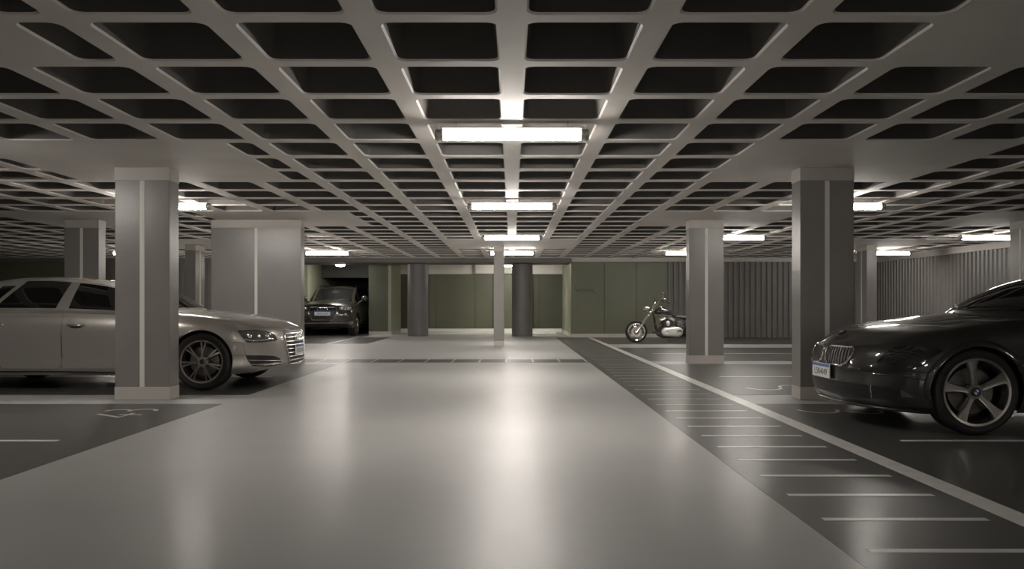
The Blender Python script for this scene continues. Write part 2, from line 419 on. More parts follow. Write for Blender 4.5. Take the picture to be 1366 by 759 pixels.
# ------------------------------------------------------------------ fluorescent lamps
def make_lamp():
    t = empty('fluorescent_lamp', (0, 0, 0), 'x', 'ceiling lamp', 'tubular lamps hung under the ceiling')
    b = MB(); b.lathe([(.0, -.575), (.042, -.575), (.042, .575), (0, .575)], axis='x', seg=20); b.build('diffuser', M['tube'], t)
    for s in (-1, 1):
        b = MB(); b.lathe([(0, s*.578), (.049, s*.578), (.049, s*.592), (.043, s*.594), (.043, s*.606), (.049, s*.608), (.049, s*.632), (.040, s*.645), (0, s*.645)], axis='x', seg=20)
        b.build('end_cap', M['metal'], t)
        b = MB(); b.tube([(s*.47, 0, .052), (s*.47, 0, .108)], .004, 6); b.box(s*.47-.02, s*.47+.02, -.012, .012, .048, .054); b.build('hanger_wire', M['darkmetal'], t)
    b = MB(); b.box(-.6, .6, -.06, .06, .0475, .056); b.build('top_rail', M['white'], t, bevel=.003)
    return t
LZ = 2.49
spots = [(0, 6.66, 'largest lamp, nearest over the middle of the lane'), (0, 11.47, 'second lamp along the middle of the lane'), (0, 17.06, 'third lamp along the middle of the lane'),
         (0, 21.86, 'lamp partly behind the thin pillar in the lane'), (0, 28.6, 'most distant small lamp before the olive back wall'),
         (-5.01, 11.5, 'lamp half hidden by the nearest left pillar'), (-5.1, 21.9, 'lamp above the dark SUV beside the extra wide pillar'),
         (-5.05, 17.06, 'lamp hidden behind the extra wide pillar'),
         (4.77, 11.5, 'lamp half hidden by the nearest right pillar'), (4.83, 17.06, 'lamp between the motorcycle pillar and the nearest right pillar'), (4.83, 21.9, 'lamp left of the motorcycle pillar, above the motorcycle'),
         (10.26, 17.06, 'lamp at the far right beside the pillar cut by the photo edge'), (10.39, 21.9, 'lamp by the corrugated side wall, right of the narrow distant pillar'),
         (-10.4, 21.86, 'lamp almost wholly hidden behind the nearest left pillar, far over the left bays')]
spots += [(-5.75, 6.66, 'lamp just outside the left edge of the photo, nearest over the left bays'), (0, -5.5, 'added unseen fill lamp behind the viewer over the middle of the lane'),
          (4.8, -5.5, 'added unseen fill lamp behind the viewer over the right bays'), (9.6, 0.3, 'added unseen fill lamp beyond the right edge of view over the far right bays'), (-5.0, -5.5, 'added unseen fill lamp behind the viewer over the left bays'),
          (0, -9.5, 'rearmost added fill lamp, unseen, over the middle of the lane'), (4.8, -9.5, 'rearmost added fill lamp, unseen, over the right bays'), (-5.0, -9.5, 'rearmost added fill lamp, unseen, over the left bays')]  # lamps behind the viewer and outside the right edge are added, unseen fill
lamp0 = make_lamp()
for i, (x, y, lab) in enumerate(spots):
    o = lamp0 if i == 0 else copy_tree(lamp0)
    o.location = (x, y, LZ+(.02 if y == 17.06 else 0)); o['label'] = lab
t = empty('dome_lamp', (-6.02, 27.78, CEIL-.001), 'small bright oval lamp on the ceiling above the dark SUV', 'ceiling lamp')
b = MB(); b.lathe([(0, 0), (.17, 0), (.18, -.03), (.18, -.10), (0, -.10)], axis='z', seg=24); b.build('mounting', M['metal'], t)
b = MB(); b.lathe([(.17, -.101), (.17, -.13), (.12, -.175), (0, -.19)], axis='z', seg=24); b.build('diffuser', M['tube'], t)
# ------------------------------------------------------------------ cars
def pchip(tab, x):
    n = len(tab)
    if x <= tab[0][0]: return tab[0][1]
    if x >= tab[-1][0]: return tab[-1][1]
    h = [tab[i+1][0]-tab[i][0] for i in range(n-1)]
    d = [(tab[i+1][1]-tab[i][1])/h[i] for i in range(n-1)]
    def slope(i):
        if i == 0: return d[0]
        if i == n-1: return d[-1]
        if d[i-1]*d[i] <= 0: return 0.0
        w1 = 2*h[i]+h[i-1]; w2 = h[i]+2*h[i-1]
        return (w1+w2)/(w1/d[i-1]+w2/d[i])
    i = 0
    while x > tab[i+1][0]: i += 1
    t = (x-tab[i][0])/h[i]
    m0, m1 = slope(i)*h[i], slope(i+1)*h[i]
    y0, y1 = tab[i][1], tab[i+1][1]
    return (2*t**3-3*t*t+1)*y0+(t**3-2*t*t+t)*m0+(-2*t**3+3*t*t)*y1+(t**3-t*t)*m1

class Body:
    """surface of a car's lower body: s = distance in metres round the plan outline from the middle of the nose, z = height"""
    def __init__(self, sp):
        self.sp = sp
        L, W = sp['L'], sp['W']
        pts = []
        Lf, nf, Lr, nr = sp['Lf'], sp['nf'], sp['Lr'], sp['nr']
        N = 60
        for i in range(N+1):
            th = math.pi/2*i/N
            w = W*math.sin(th)**(2/nf); u = Lf*(1-math.cos(th)**(2/nf))
            pts.append((u, w))
        M = 80
        for i in range(1, M):
            u = Lf+(L-Lr-Lf)*i/M
            pts.append((u, W))
        for i in range(N+1):
            th = math.pi/2*(1-i/N)
            w = W*math.sin(th)**(2/nr); u = L-Lr*(1-math.cos(th)**(2/nr))
            pts.append((u, w))
        self.pts = pts
        S = [0.0]
        for a, b in zip(pts, pts[1:]): S.append(S[-1]+math.hypot(b[0]-a[0], b[1]-a[1]))
        self.S = S; self.total = S[-1]
    def plan(self, s):
        S, p = self.S, self.pts
        s = min(max(s, 0), self.total)
        lo, hi = 0, len(S)-1
        while hi-lo > 1:
            m = (lo+hi)//2
            if S[m] <= s: lo = m
            else: hi = m
        t = (s-S[lo])/max(1e-9, S[hi]-S[lo])
        return p[lo][0]+t*(p[hi][0]-p[lo][0]), p[lo][1]+t*(p[hi][1]-p[lo][1])
    def s_of_u(self, u):
        lo, hi = 0, self.total
        for _ in range(40):
            m = (lo+hi)/2
            if self.plan(m)[0] < u: lo = m
            else: hi = m
        return (lo+hi)/2
    def pv(self, s, v):
        sp = self.sp
        sg = 1 if s >= 0 else -1
        u, w = self.plan(abs(s))
        zb, zs = pchip(sp['zb'], u), pchip(sp['zs'], u)
        z = zb+(zs-zb)*v
        ff = max(0, 1-u/(1.5*sp['Lf'])); ff = ff*ff*(3-2*ff)
        fr = max(0, 1-(sp['L']-u)/(1.5*sp['Lr'])); fr = fr*fr*(3-2*fr)
        uu = u+pchip(sp['nose'], z)*ff-pchip(sp['tail'], z)*fr
        w = w*pchip(sp['tum'], v)*pchip(sp.get('wu', [(0, 1), (9, 1)]), u)
        return uu, sg*w, z
    def pz(self, s, z):
        u, w = self.plan(abs(s))
        zb, zs = pchip(self.sp['zb'], u), pchip(self.sp['zs'], u)
        return self.pv(s, min(1, max(0, (z-zb)/(zs-zb))))
    def off(self, s, z, d):
        e = .006
        a, b = self.pz(s+e, z), self.pz(s-e, z)
        c, f = self.pz(s, z+e), self.pz(s, z-e)
        t1 = [a[i]-b[i] for i in range(3)]; t2 = [c[i]-f[i] for i in range(3)]
        n = [t1[1]*t2[2]-t1[2]*t2[1], t1[2]*t2[0]-t1[0]*t2[2], t1[0]*t2[1]-t1[1]*t2[0]]
        l = math.sqrt(sum(k*k for k in n)) or 1
        p = self.pz(s, z)
        # outward: away from the middle of the car
        o = (p[0]-self.sp['L']/2, p[1])
        sgn = 1 if (n[0]*o[0]*.15+n[1]*o[1]) >= 0 else -1
        if abs(n[1]) < .05: sgn = 1 if n[0]*o[0] > 0 else -1
        return tuple(p[i]+sgn*n[i]/l*d for i in range(3))

AUDI = dict(L=5.19, W=.975, Lf=.62, nf=2.35, Lr=.55, nr=2.5,
  zb=[(0, .265), (.12, .25), (.35, .215), (.7, .19), (1.3, .19), (4.2, .19), (4.7, .22), (5.19, .28)],
  zs=[(0, .785), (.1, .80), (.3, .835), (.55, .875), (.9, .915), (1.3, .95), (1.8, .975), (3.5, 1.0), (4.6, .99), (5.19, .95)],
  zt=[(0, .79), (.05, .805), (.2, .845), (.38, .885), (.65, .932), (.95, .965), (1.28, .995), (2., 1.01), (4.6, 1.03), (5.1, 1.01), (5.19, .97)],
  nose=[(.19, .09), (.27, .03), (.34, .0), (.5, .005), (.62, .015), (.7, .035), (.76, .07), (.80, .13), (.9, .2)],
  tail=[(.2, .1), (.4, 0), (.7, .02), (.95, .06), (1.0, .1)],
  tum=[(0, .945), (.06, .978), (.14, .995), (.27, .984), (.42, .992), (.62, 1.0), (.78, .992), (.86, .978), (.92, .955), (.97, .935), (1, .905)])
BMW = dict(L=4.95, W=.93, Lf=.75, nf=2.25, Lr=.6, nr=2.4,
  zb=[(0, .205), (.12, .19), (.4, .165), (.7, .175), (1.3, .18), (4., .18), (4.5, .2), (4.95, .26)],
  zs=[(0, .71), (.07, .735), (.15, .765), (.36, .825), (.74, .875), (1.34, .94), (2., .965), (3.5, .97), (4.5, .97), (4.95, .93)],
  zt=[(0, .72), (.08, .775), (.16, .815), (.28, .855), (.51, .90), (.88, .943), (1.2, .985), (1.33, .995), (2.2, 1.01), (4.5, 1.01), (4.95, .96)],
  nose=[(.17, .10), (.22, .03), (.3, .015), (.38, .0), (.5, .0), (.58, .012), (.65, .03), (.7, .06), (.76, .12), (.9, .2)],
  tail=[(.2, .1), (.4, 0), (.7, .02), (.95, .06), (1.0, .1)],
  tum=[(0, .95), (.08, .975), (.3, .99), (.5, 1.0), (.7, .992), (.84, .975), (.92, .955), (.97, .93), (1, .90)])

class Car:
    def __init__(self, name, sp, cab, loc, rz, label, cat, paint):
        self.sp, self.cab, self.B = sp, cab, Body(sp)
        self.L, self.W = sp['L'], sp['W']; self.paint = paint
        c, s = math.cos(rz), math.sin(rz)
        self.root = empty(name, (loc[0]-c*self.L/2, loc[1]-s*self.L/2, 0), label, cat, rz=rz)
    def l(self, p): return (self.L/2-p[0], p[1], p[2])
    # -- shell
    def shell(self, arches, R_arch, glass_cut=()):
        B, L, W = self.B, self.L, self.W
        n = int(B.total/.028); ss = [B.total*i/n for i in range(n+1)]
        nv = 30
        b = MB(); bm = b.bm
        rows = []
        for i in list(range(-n, n)): 
            s = B.total*i/n
            rows.append([self.l(B.pv(s if i != 0 else 1e-6, j/nv)) for j in range(nv+1)])
        rows.append(rows[0])
        b.grid(rows)
        top = []
        for i in range(n+1):
            e = B.pv(ss[i], 1); zt = pchip(self.sp['zt'], e[0]); row = []
            zt = max(zt, e[2])
            for k in range(-14, 15):
                kk = min(1, e[1]/(.62*W)); kk = kk*kk*(3-2*kk)
                r = k/14; row.append(self.l((e[0], e[1]*r, e[2]+(zt-e[2])*kk*(1-abs(r)**2.2))))
            top.append(row)
        b.grid(top)
        bmesh.ops.remove_doubles(bm, verts=bm.verts, dist=.0008)
        kill = []
        for f in bm.faces:
            for ax in arches:
                if all((v.co.x-(L/2-ax))**2+(v.co.z-self.wz)**2 < R_arch**2 and abs(v.co.y) > .6*W for v in f.verts): kill.append(f); break
        bmesh.ops.delete(bm, geom=kill, context='FACES')
        for v in bm.verts:
            for ax in arches:
                dx, dz = v.co.x-(L/2-ax), v.co.z-self.wz
                d = math.hypot(dx, dz)
                if d < R_arch and abs(v.co.y) > .6*W and d > 1e-6: v.co.x = (L/2-ax)+dx/d*R_arch; v.co.z = self.wz+dz/d*R_arch
        self.body = b.build('body', self.paint, self.root, sharp=55, merge=.0005)
        # roof and pillars
        b = MB(); na, nq = 60, 16
        us = [self.cab['u0']+(self.cab['u1']-self.cab['u0'])*i/na for i in range(na+1)]
        V = [[b.bm.verts.new(self.l(self.cabp(u, q, sd))) for sd, q in [(-1, k/nq) for k in range(nq+1)]+[(1, k/nq) for k in range(nq-1, -1, -1)]] for u in us]
        for i in range(na):
            for j in range(2*nq):
                uc = (us[i]+us[i+1])/2; qc = (j+.5)/nq; qc = qc if qc <= 1 else 2-qc
                if any(a < uc < c and d < qc < e for a, c, d, e in glass_cut): continue
                b.bm.faces.new((V[i][j], V[i][j+1], V[i+1][j+1], V[i+1][j]))
        b.build('roof', self.paint, self.root, sharp=60, merge=.0005)
        # wheel housings and underbody
        for ax in arches:
            for sd in (-1, 1):
                b = MB(); n2 = 30
                arcp = [(R(-12+204*k/n2)) for k in range(n2+1)]
                P = lambda rr, a, y: (L/2-ax+rr*math.cos(a), sd*y, self.wz+rr*math.sin(a))
                b.grid([[P(R_arch+.004, a, y) for a in arcp] for y in (.52*W, .93*W)])
                b.grid([[P(rr, a, .52*W) for a in arcp] for rr in (.0, R_arch+.004)])
                b.build('wheel_housing', M['plastic'], self.root)
        zb = pchip(self.sp['zb'], L/2)
        b = MB(); b.box(-L/2+.3, L/2-.5, -.5*W, .5*W, zb-.02, zb+.25)
        b.box(L/2-arches[1]+R_arch, L/2-arches[0]-R_arch, -.9*W, .9*W, zb+.01, zb+.2)
        b.box(L/2-arches[0]+R_arch, L/2-.52, -.78*W, .78*W, zb+.03, zb+.2)
        b.build('underbody', M['plastic'], self.root)
    def cabp(self, u0, q, sd):
        c = self.cab
        zc = pchip(c['zc'], u0); wb = pchip(c['wb'], u0); wr = pchip(c['wr'], u0)
        zbelt = pchip(self.sp['zs'], min(self.L, max(0, u0+c.get('beltshift', .2))))-.012
        zr = zbelt+max(0, zc-zbelt)*c.get('k', .86)
        if q <= .5:
            t = q*2; w = wb+(wr-wb)*(t**1.25); z = zbelt+(zr-zbelt)*t
        else:
            r = (q-.5)*2; w = wr*(1-r); z = zr+(zc-zr)*(1-(1-r)**2.0)
        u = u0+pchip(c['sweep'], u0)*(w/wb)**2
        return (u, sd*w, z)
    def cab_patch(self, name, m, ua, ub, qa, qb, sides, off, nu=24, nq=10, mirror=False):
        """a pane lying on the cabin, between two stations and two heights on it"""
        for sd in sides:
            b = MB(); rows = []
            for i in range(nu+1):
                t = i/nu
                a0 = ua(0) if callable(ua) else ua
                row = []
                if mirror:
                    qs = [(-1, qa+(qb-qa)*k/nq) for k in range(nq+1)]+[(1, qa+(qb-qa)*k/nq) for k in range(nq-1, -1, -1)]
                else: qs = [(sd, qa+(qb-qa)*k/nq) for k in range(nq+1)]
                for s2, q in qs:
                    x0 = ua(q) if callable(ua) else ua; x1 = ub(q) if callable(ub) else ub
                    row.append(self.l(self.cabp(x0+(x1-x0)*t, q, s2)))
                rows.append(row)
            b.grid(rows); bm = b.bm
            bmesh.ops.recalc_face_normals(bm, faces=bm.faces); bm.normal_update()
            cen = Vector((0, 0, .85)); acc = sum((f.normal.dot(f.calc_center_median()-cen) for f in bm.faces))
            sg = 1 if acc > 0 else -1
            for v in bm.verts: v.co += v.normal*off*sg
            o = b.build(name, m, self.root, sharp=60, merge=0, recalc=True)
            last = o
        return last
    # -- conforming panels on the lower body, outline given as (distance round from nose centre, height)
    def decal(self, name, poly, m, off=.004, parent=None, step=.035, skirt=.01, mirror=True, nosplit=False):
        out = []
        for mg in ((1, -1) if mirror else (1,)):
            pl = [(s*mg, z) for s, z in poly]
            bd = []
            for (a, c) in zip(pl, pl[1:]+pl[:1]):
                k = max(1, int(math.hypot(c[0]-a[0], c[1]-a[1])/step))
                for i in range(k): bd.append((a[0]+(c[0]-a[0])*i/k, a[1]+(c[1]-a[1])*i/k))
            inside = []
            s0, s1 = min(p[0] for p in bd), max(p[0] for p in bd); z0, z1 = min(p[1] for p in bd), max(p[1] for p in bd)
            def isin(p):
                r = False
                for (a, c) in zip(bd, bd[1:]+bd[:1]):
                    if (a[1] > p[1]) != (c[1] > p[1]) and p[0] < (c[0]-a[0])*(p[1]-a[1])/(c[1]-a[1])+a[0]: r = not r
                return r
            x = s0+step/2
            while x < s1:
                yy = z0+step/2
                while yy < z1:
                    if isin((x, yy)) and min(math.hypot(x-q[0], yy-q[1]) for q in bd) > step*.45: inside.append((x, yy))
                    yy += step
                x += step
            n = len(bd)
            vs, es, fs, *_ = geometry.delaunay_2d_cdt([Vector(p) for p in bd+inside], [(i, (i+1) % n) for i in range(n)], [], 1, 1e-6)
            b = MB(); bv = [b.bm.verts.new(self.l(self.B.off(v.x, v.y, off))) for v in vs]
            for f in fs:
                try: b.bm.faces.new([bv[i] for i in f])
                except ValueError: pass
            if skirt:
                be = [e for e in b.bm.edges if len(e.link_faces) == 1]
                low = {}
                for e in be:
                    for v in e.verts:
                        if v not in low:
                            i = bv.index(v); low[v] = b.bm.verts.new(self.l(self.B.off(vs[i].x, vs[i].y, off-skirt)))
                for e in be:
                    v0, v1 = e.verts
                    try: b.bm.faces.new((v0, v1, low[v1], low[v0]))
                    except ValueError: pass
            out.append(b.build(name, m, parent[mg] if isinstance(parent, dict) else (parent or self.root), sharp=40, merge=0))
        return out
    def strip(self, name, path, r, m, off=.003, parent=None, mirror=True, seg=8, closed=False):
        out = []
        for mg in ((1, -1) if mirror else (1,)):
            pts = []
            pp = path+path[:1] if closed else path
            for a, c in zip(pp, pp[1:]):
                k = max(1, int(math.hypot(c[0]-a[0], c[1]-a[1])/.03))
                for i in range(k): pts.append((a[0]+(c[0]-a[0])*i/k, a[1]+(c[1]-a[1])*i/k))
            if not closed: pts.append(pp[-1])
            b = MB(); b.tube([self.l(self.B.off(s*mg, z, off)) for s, z in pts], r, seg, closed=closed)
            out.append(b.build(name, m, parent[mg] if isinstance(parent, dict) else (parent or self.root), merge=0))
        return out
    def seam(self, name, path, m=None, w=.004, mirror=True, parent=None, off=.0008):
        return self.strip(name, path, w, m or M['seam'], off=off-w*.55, parent=parent, mirror=mirror, seg=6)
    def su(self, u): return self.B.s_of_u(u)
    # -- wheels
    def wheels(self, arches, Rw, width, rim_r, spoke, rim_mat, track=None):
        first = None
        for ax in arches:
            for sd in (1, -1):
                if first is None: first = self.make_wheel(Rw, width, rim_r, spoke, rim_mat); o = first
                else: o = copy_tree(first); o.parent = self.root
                o.parent = self.root
                o.location = (self.L/2-ax, sd*(self.W-.012-width/2), Rw)
                o.rotation_euler = (0, R(8 if ax == arches[0] else 40), 0) if sd == 1 else (0, R(8), math.pi)
    def make_wheel(self, Rw, width, rim_r, spoke, rim_mat):
        """wheel facing +y, centred on its own middle"""
        h = width/2; b = MB()
        r = rim_r+.008
        b.lathe([(r, -h*.9), (Rw-.035, -h), (Rw-.012, -h*.88), (Rw, -h*.66), (Rw, h*.66), (Rw-.012, h*.88), (Rw-.035, h), (r+.02, h*.96), (r, h*.86), (r, -h*.9)], seg=56)
        # tread grooves
        tyre = b.build('wheel', M['rubber'], None, sharp=30)
        b = MB()
        b.lathe([(rim_r+.009, h*.88), (rim_r+.006, h*.93), (rim_r-.012, h*.90), (rim_r-.022, h*.76), (rim_r-.035, h*.1), (rim_r-.05, -h*.8)], seg=56)
        spoke(b, rim_r, h)
        b.build('rim', rim_mat, tyre, sharp=30)
        b = MB(); b.lathe([(0, h*.05), (rim_r*.70, h*.05), (rim_r*.70, -h*.05), (0, -h*.05)], seg=40); b.build('brake_disc', M['disc'], tyre)
        b = MB(); b.lathe([(0, -h*.5), (rim_r*.98, -h*.5), (rim_r*.98, -h*.55), (0, -h*.55)], seg=40); b.build('wheel_backing', M['plastic'], tyre)
        b = MB()
        for k in range(9): # brake caliper, one curved block
            pass
        b.lathe([(0, h*.80), (.024, h*.80), (.029, h*.77), (.029, h*.6)], seg=24); self.cap_shape = b
        b.build('hub_cap', M['darkmetal'], tyre)
        return tyre
    def plate(self, z, w, h, text, blue, u=None, s=0, tilt=0):
        p = self.B.off(1e-4, z, .014); x = self.L/2-p[0]
        b = MB(); b.box(-.006, .006, -w/2, w/2, -h/2, h/2)
        o = b.build('license_plate', M['plate'], self.root, bevel=.004); o.location = (x+.004, 0, z)
        mt = Matrix(((0, 0, 1, .0065), (1, 0, 0, 0), (0, 1, 0, -h*.12 if blue else 0), (0, 0, 0, 1)))
        text_part('plate_lettering', text, h*.66, M['ink'], o, mt, .0008, min(1.0, w*1.45/(len(text)*h*.62)))
        if blue:
            b = MB(); b.box(.0055, .0072, -w/2+.004, w/2-.004, h*.27, h/2-.004); b.build('blue_band', M['plateblue'], o)
        return o
    def rings(self, z, r, m, off=.02):
        b = MB()
        for k in range(4):
            cy = (k-1.5)*r*1.42
            p = self.B.off(cy if abs(cy) > 1e-3 else 1e-3, z, off)
            cx = self.L/2-p[0]
            b.tube([(cx, cy+r*math.cos(2*math.pi*i/24), z+r*math.sin(2*math.pi*i/24)) for i in range(24)], r*.13, 8, closed=True)
        return tag(b.build('badge', m, self.root), 'row of four interlocked chrome rings')
def double_spokes(n, wd=.019):
    def f(b, rr, h):
        b.lathe([(0, h*.70), (.062, h*.72), (.07, h*.66), (.07, h*.3)], seg=28)
        for k in range(n):
            a = 2*math.pi*k/n
            for da in (-.13, .13):
                m = Matrix.Rotation(-(a+da*.55), 4, 'Y')
                p0, p1 = .055, rr-.012
                mid = m @ Matrix.Translation(((p0+p1)/2, h*.73, 0)) @ Matrix.Rotation(-da*.75, 4, 'Y') @ Matrix.Rotation(R(-3), 4, 'Z')
                b.obox(mid, p1-p0, .034, wd)
        for k in range(5):
            a = 2*math.pi*k/5+.3
            b.lathe([(0, h*.78), (.008, h*.78), (.008, h*.7)], org=(.04*math.cos(a), 0, .04*math.sin(a)), seg=8)
    return f
def star_spokes(n):
    def f(b, rr, h):
        b.lathe([(0, h*.70), (.055, h*.72), (.068, h*.64), (.068, h*.3)], seg=28)
        for k in range(n):
            a = 2*math.pi*k/n+math.pi/2
            c, s = math.cos(a), math.sin(a)
            def P(r, t, y): return (r*c-t*s, y, r*s+t*c)
            sec = [(.045, .026, .70), (.10, .025, .74), (.17, .031, .80), (.225, .043, .86), (rr-.004, .062, .90)]
            rows = []
            for r, w, y in sec:
                rows.append([P(r, -w, h*y-.030), P(r, -w, h*y-.008), P(r, -w*.75, h*y), P(r, 0, h*y-.004), P(r, w*.75, h*y), P(r, w, h*y-.008), P(r, w, h*y-.030)])
            b.grid(rows, closed=True)
        for k in range(5):
            a = 2*math.pi*(k+.5)/5+math.pi/2
            b.lathe([(0, h*.74), (.009, h*.74), (.009, h*.66)], org=(.05*math.cos(a), 0, .05*math.sin(a)), seg=8)
    return f
# ---------------- silver sedan
AU = dict(AUDI)
sedan = Car('sedan', AU, dict(u0=1.26, u1=4.75, zc=[(1.26, .985), (1.45, 1.09), (1.62, 1.185), (2.0, 1.315), (2.48, 1.392), (3.1, 1.437), (3.5, 1.432), (4.04, 1.335), (4.5, 1.12), (4.75, .99)],
    wb=[(1.26, .80), (1.7, .85), (2.5, .868), (3.6, .86), (4.75, .78)], wr=[(1.26, .74), (1.8, .64), (2.4, .60), (3.4, .60), (4.2, .62), (4.75, .70)],
    sweep=[(1.26, .42), (2.0, .22), (2.8, 0), (3.6, 0), (4.2, -.12), (4.75, -.25)], k=.89), (-2.91, 10.80), 0,
    'silver four door sedan parked nose out behind the nearest left pillar', 'car', M['silver'])
sedan.wz = .360
AX = (.95, 4.06)
sedan.shell(AX, .392)
S = sedan.su
M['gapsilver'] = mat('silver_panel_gap', (.05, .047, .043), .6)
sedan.cab_patch('windshield', M['glass'], 1.34, 2.05, .56, 1.0, (1,), .003, mirror=True)
sedan.cab_patch('rear_window', M['glass'], 3.78, 4.6, .58, 1.0, (1,), .003, mirror=True)
sedan.cab_patch('window', M['glass'], lambda q: 1.50+q*.8, lambda q: 2.64-q*.04, .045, .475, (1, -1), .004)
sedan.cab_patch('window', M['glass'], lambda q: 2.82-q*.16, lambda q: 3.62-q*.65, .045, .475, (1, -1), .004)
sedan.cab_patch('window', M['glass'], lambda q: 3.69-q*.65, lambda q: 3.98-q*.95, .05, .40, (1, -1), .004)
zs = lambda u: pchip(AU['zs'], u)
# doors: skins with a dark gap round them, and a handle each
def door(car, u0, u1, r0=0, notch=None, hz=.80, hu=None, zlo=.27):
    top = lambda u: pchip(car.sp['zs'], u)-.03
    out = [(car.su(u0), top(u0)), (car.su(u0), zlo+.1), (car.su(u0)+.03, zlo)]
    out += [(car.su(u1)-(.36 if notch else 0), zlo)]
    if notch: out += [(car.su(u1)-.24, .42), (car.su(u1)-.08, .60), (car.su(u1), .76)]
    out += [(car.su(u1), top(u1))]
    ds = car.decal('door', out, car.paint, off=.0025, skirt=.004, step=.06)
    par = {1: ds[0], -1: ds[1]}
    car.seam('door_gap', out+out[:1], parent=par, w=.0026, off=.0032)
    for mg in (1, -1):
        c = car.B.off(mg*car.su(hu), hz, .016); c = car.l(c)
        b = MB(); b.tube([(c[0]+.11, c[1]-mg*.014, c[2]), (c[0]+.085, c[1]+mg*.004, c[2]), (c[0], c[1]+mg*.010, c[2]), (c[0]-.085, c[1]+mg*.004, c[2]), (c[0]-.11, c[1]-mg*.014, c[2])], [.010, .014, .015, .014, .010], 10)
        b.build('door_handle', M['chromesoft'], par[mg])
        b = MB(); b.sphere((c[0], c[1]-mg*.012, c[2]-.016), .08, .012, .024); b.build('handle_recess', M['plastic'], par[mg])
door(sedan, 1.50, 2.675, hu=2.50, hz=.81)
door(sedan, 2.685, 3.78, notch=True, hu=3.48, hz=.82)
# crease and sill lines
sedan.strip('shoulder_crease', [(S(1.5+.1*k), pchip(AU['zs'], 1.5+.1*k)-.075) for k in range(34)], .006, M['silver'], off=-.002)
sedan.strip('sill_trim', [(S(1.4), .235), (S(3.6), .235)], .012, M['plastic'], off=-.004)
# grille
G = [(-.435, .735), (.435, .735), (.455, .64), (.43, .50), (.385, .36), (.33, .285), (-.33, .285), (-.385, .36), (-.43, .50), (-.455, .64)]
g = sedan.decal('grille', G, M['plastic'], off=.004, mirror=False)[0]
sedan.strip('grille_frame', G,   .009, M['chromesoft'], off=.006, parent=g, mirror=False, closed=True)
for z in (.335, .385, .435, .485, .535, .585, .635, .685):
    def hw(z):
        t = [(.285, .33), (.36, .385), (.50, .43), (.64, .455), (.735, .435)]
        return pchip(t, z)
    w = hw(z)-.015
    sedan.strip('grille_slat', [(-w+2*w*k/16, z) for k in range(17)], .0055, M['chromesoft'], off=.008, parent=g, mirror=False)
sedan.rings(.632, .052, M['chrome'], off=.026)
sedan.plate(.465, .40, .13, 'RIO2A18', True)
# headlamps
Hd = [(1.16, .742), (.92, .745), (.73, .712), (.66, .68), (.63, .61), (.88, .598), (1.06, .600), (1.11, .66)]
hs = sedan.decal('headlight', Hd, M['lens'], off=.004)
pr = {1: hs[0], -1: hs[1]}
sedan.strip('headlight_rim', Hd, .006, M['darkmetal'], off=.004, parent=pr, closed=True)
sedan.strip('light_strip', [(1.10, .640), (1.02, .622), (.88, .618), (.70, .630)], .007, M['bulb'], off=.006, parent=pr)
for k, s in enumerate((1.02, .90, .78)):
    for mg in (1, -1):
        c = sedan.l(sedan.B.off(mg*s, .672, -.016)); b = MB(); b.sphere(c, .032, .032, .030); b.build('headlight_bulb', M['bulb'], pr[mg])
# lower intakes
In = [(1.09, .437), (.90, .430), (.70, .412), (.59, .375), (.535, .292), (.79, .283), (1.0, .30), (1.06, .36)]
ik = sedan.decal('air_intake', In, M['plastic'], off=.002)
pr = {1: ik[0], -1: ik[1]}
sedan.strip('chrome_strip', [(1.06, .375), (.85, .362), (.57, .345)], .007, M['chromesoft'], off=.007, parent=pr)
sedan.strip('chrome_strip', [(1.03, .322), (.82, .308), (.55, .312)], .007, M['chromesoft'], off=.007, parent=pr)
sedan.seam('bumper_gap', [(1.24, .60), (1.12, .595), (1.085, .44), (1.33, .437)], M['gapsilver'], w=.0026)
sedan.seam('hood_gap', [(.46, .76), (.70, .772), (.95, .79)], M['gapsilver'], w=.0026)
for mg in (1, -1):
    b = MB(); m_ = MB()
    c = Vector((sedan.L/2-1.76, mg*1.04, 1.0))
    b.sphere((c.x, c.y, c.z), .07, .11, .075); mm = b.build('side_mirror', M['silver'], sedan.root)
    b = MB(); b.tube([(c.x-.02, mg*.87, .955), (c.x, mg*.97, .975)], .022, 8); b.build('mirror_stalk', M['plastic'], mm)
    b = MB(); b.sphere((c.x-.055, c.y, c.z), .02, .09, .06); b.build('mirror_glass', M['glass'], mm)
sedan.wheels(AX, .358, .25, .262, double_spokes(7), M['rimdark'])
# ---------------- black coupe
BW = dict(BMW)
coupe = Car('coupe', BW, dict(u0=1.2, u1=4.45, zc=[(1.2, .97), (1.3, 1.035), (1.546, 1.16), (1.866, 1.285), (2.3, 1.365), (2.8, 1.385), (3.3, 1.345), (4.0, 1.15), (4.45, .985)],
    wb=[(1.2, .74), (1.7, .80), (2.5, .82), (3.5, .80), (4.45, .68)], wr=[(1.2, .66), (1.8, .58), (2.4, .54), (3.4, .53), (4.45, .6)],
    sweep=[(1.2, .42), (2.0, .22), (2.8, 0), (3.6, 0), (4.45, -.25)]), (2.89, 7.36), math.pi,
    'black two door coupe with nose towards the lane, cut by the right edge', 'car', M['blackcar'])
coupe.wz = .352
AX2 = (.90, 3.72)
coupe.shell(AX2, .372)
S = coupe.su
coupe.cab_patch('windshield', M['glass'], 1.27, 1.98, .54, 1.0, (1,), .003, mirror=True)
coupe.cab_patch('rear_window', M['glass'], 3.2, 4.2, .58, 1.0, (1,), .003, mirror=True)
coupe.cab_patch('window', M['glass'], lambda q: 1.42+q*.9, lambda q: 3.9-q*1.1, .05, .45, (1, -1), .004)
door(coupe, 1.62, 3.1, hu=2.9, hz=.74)
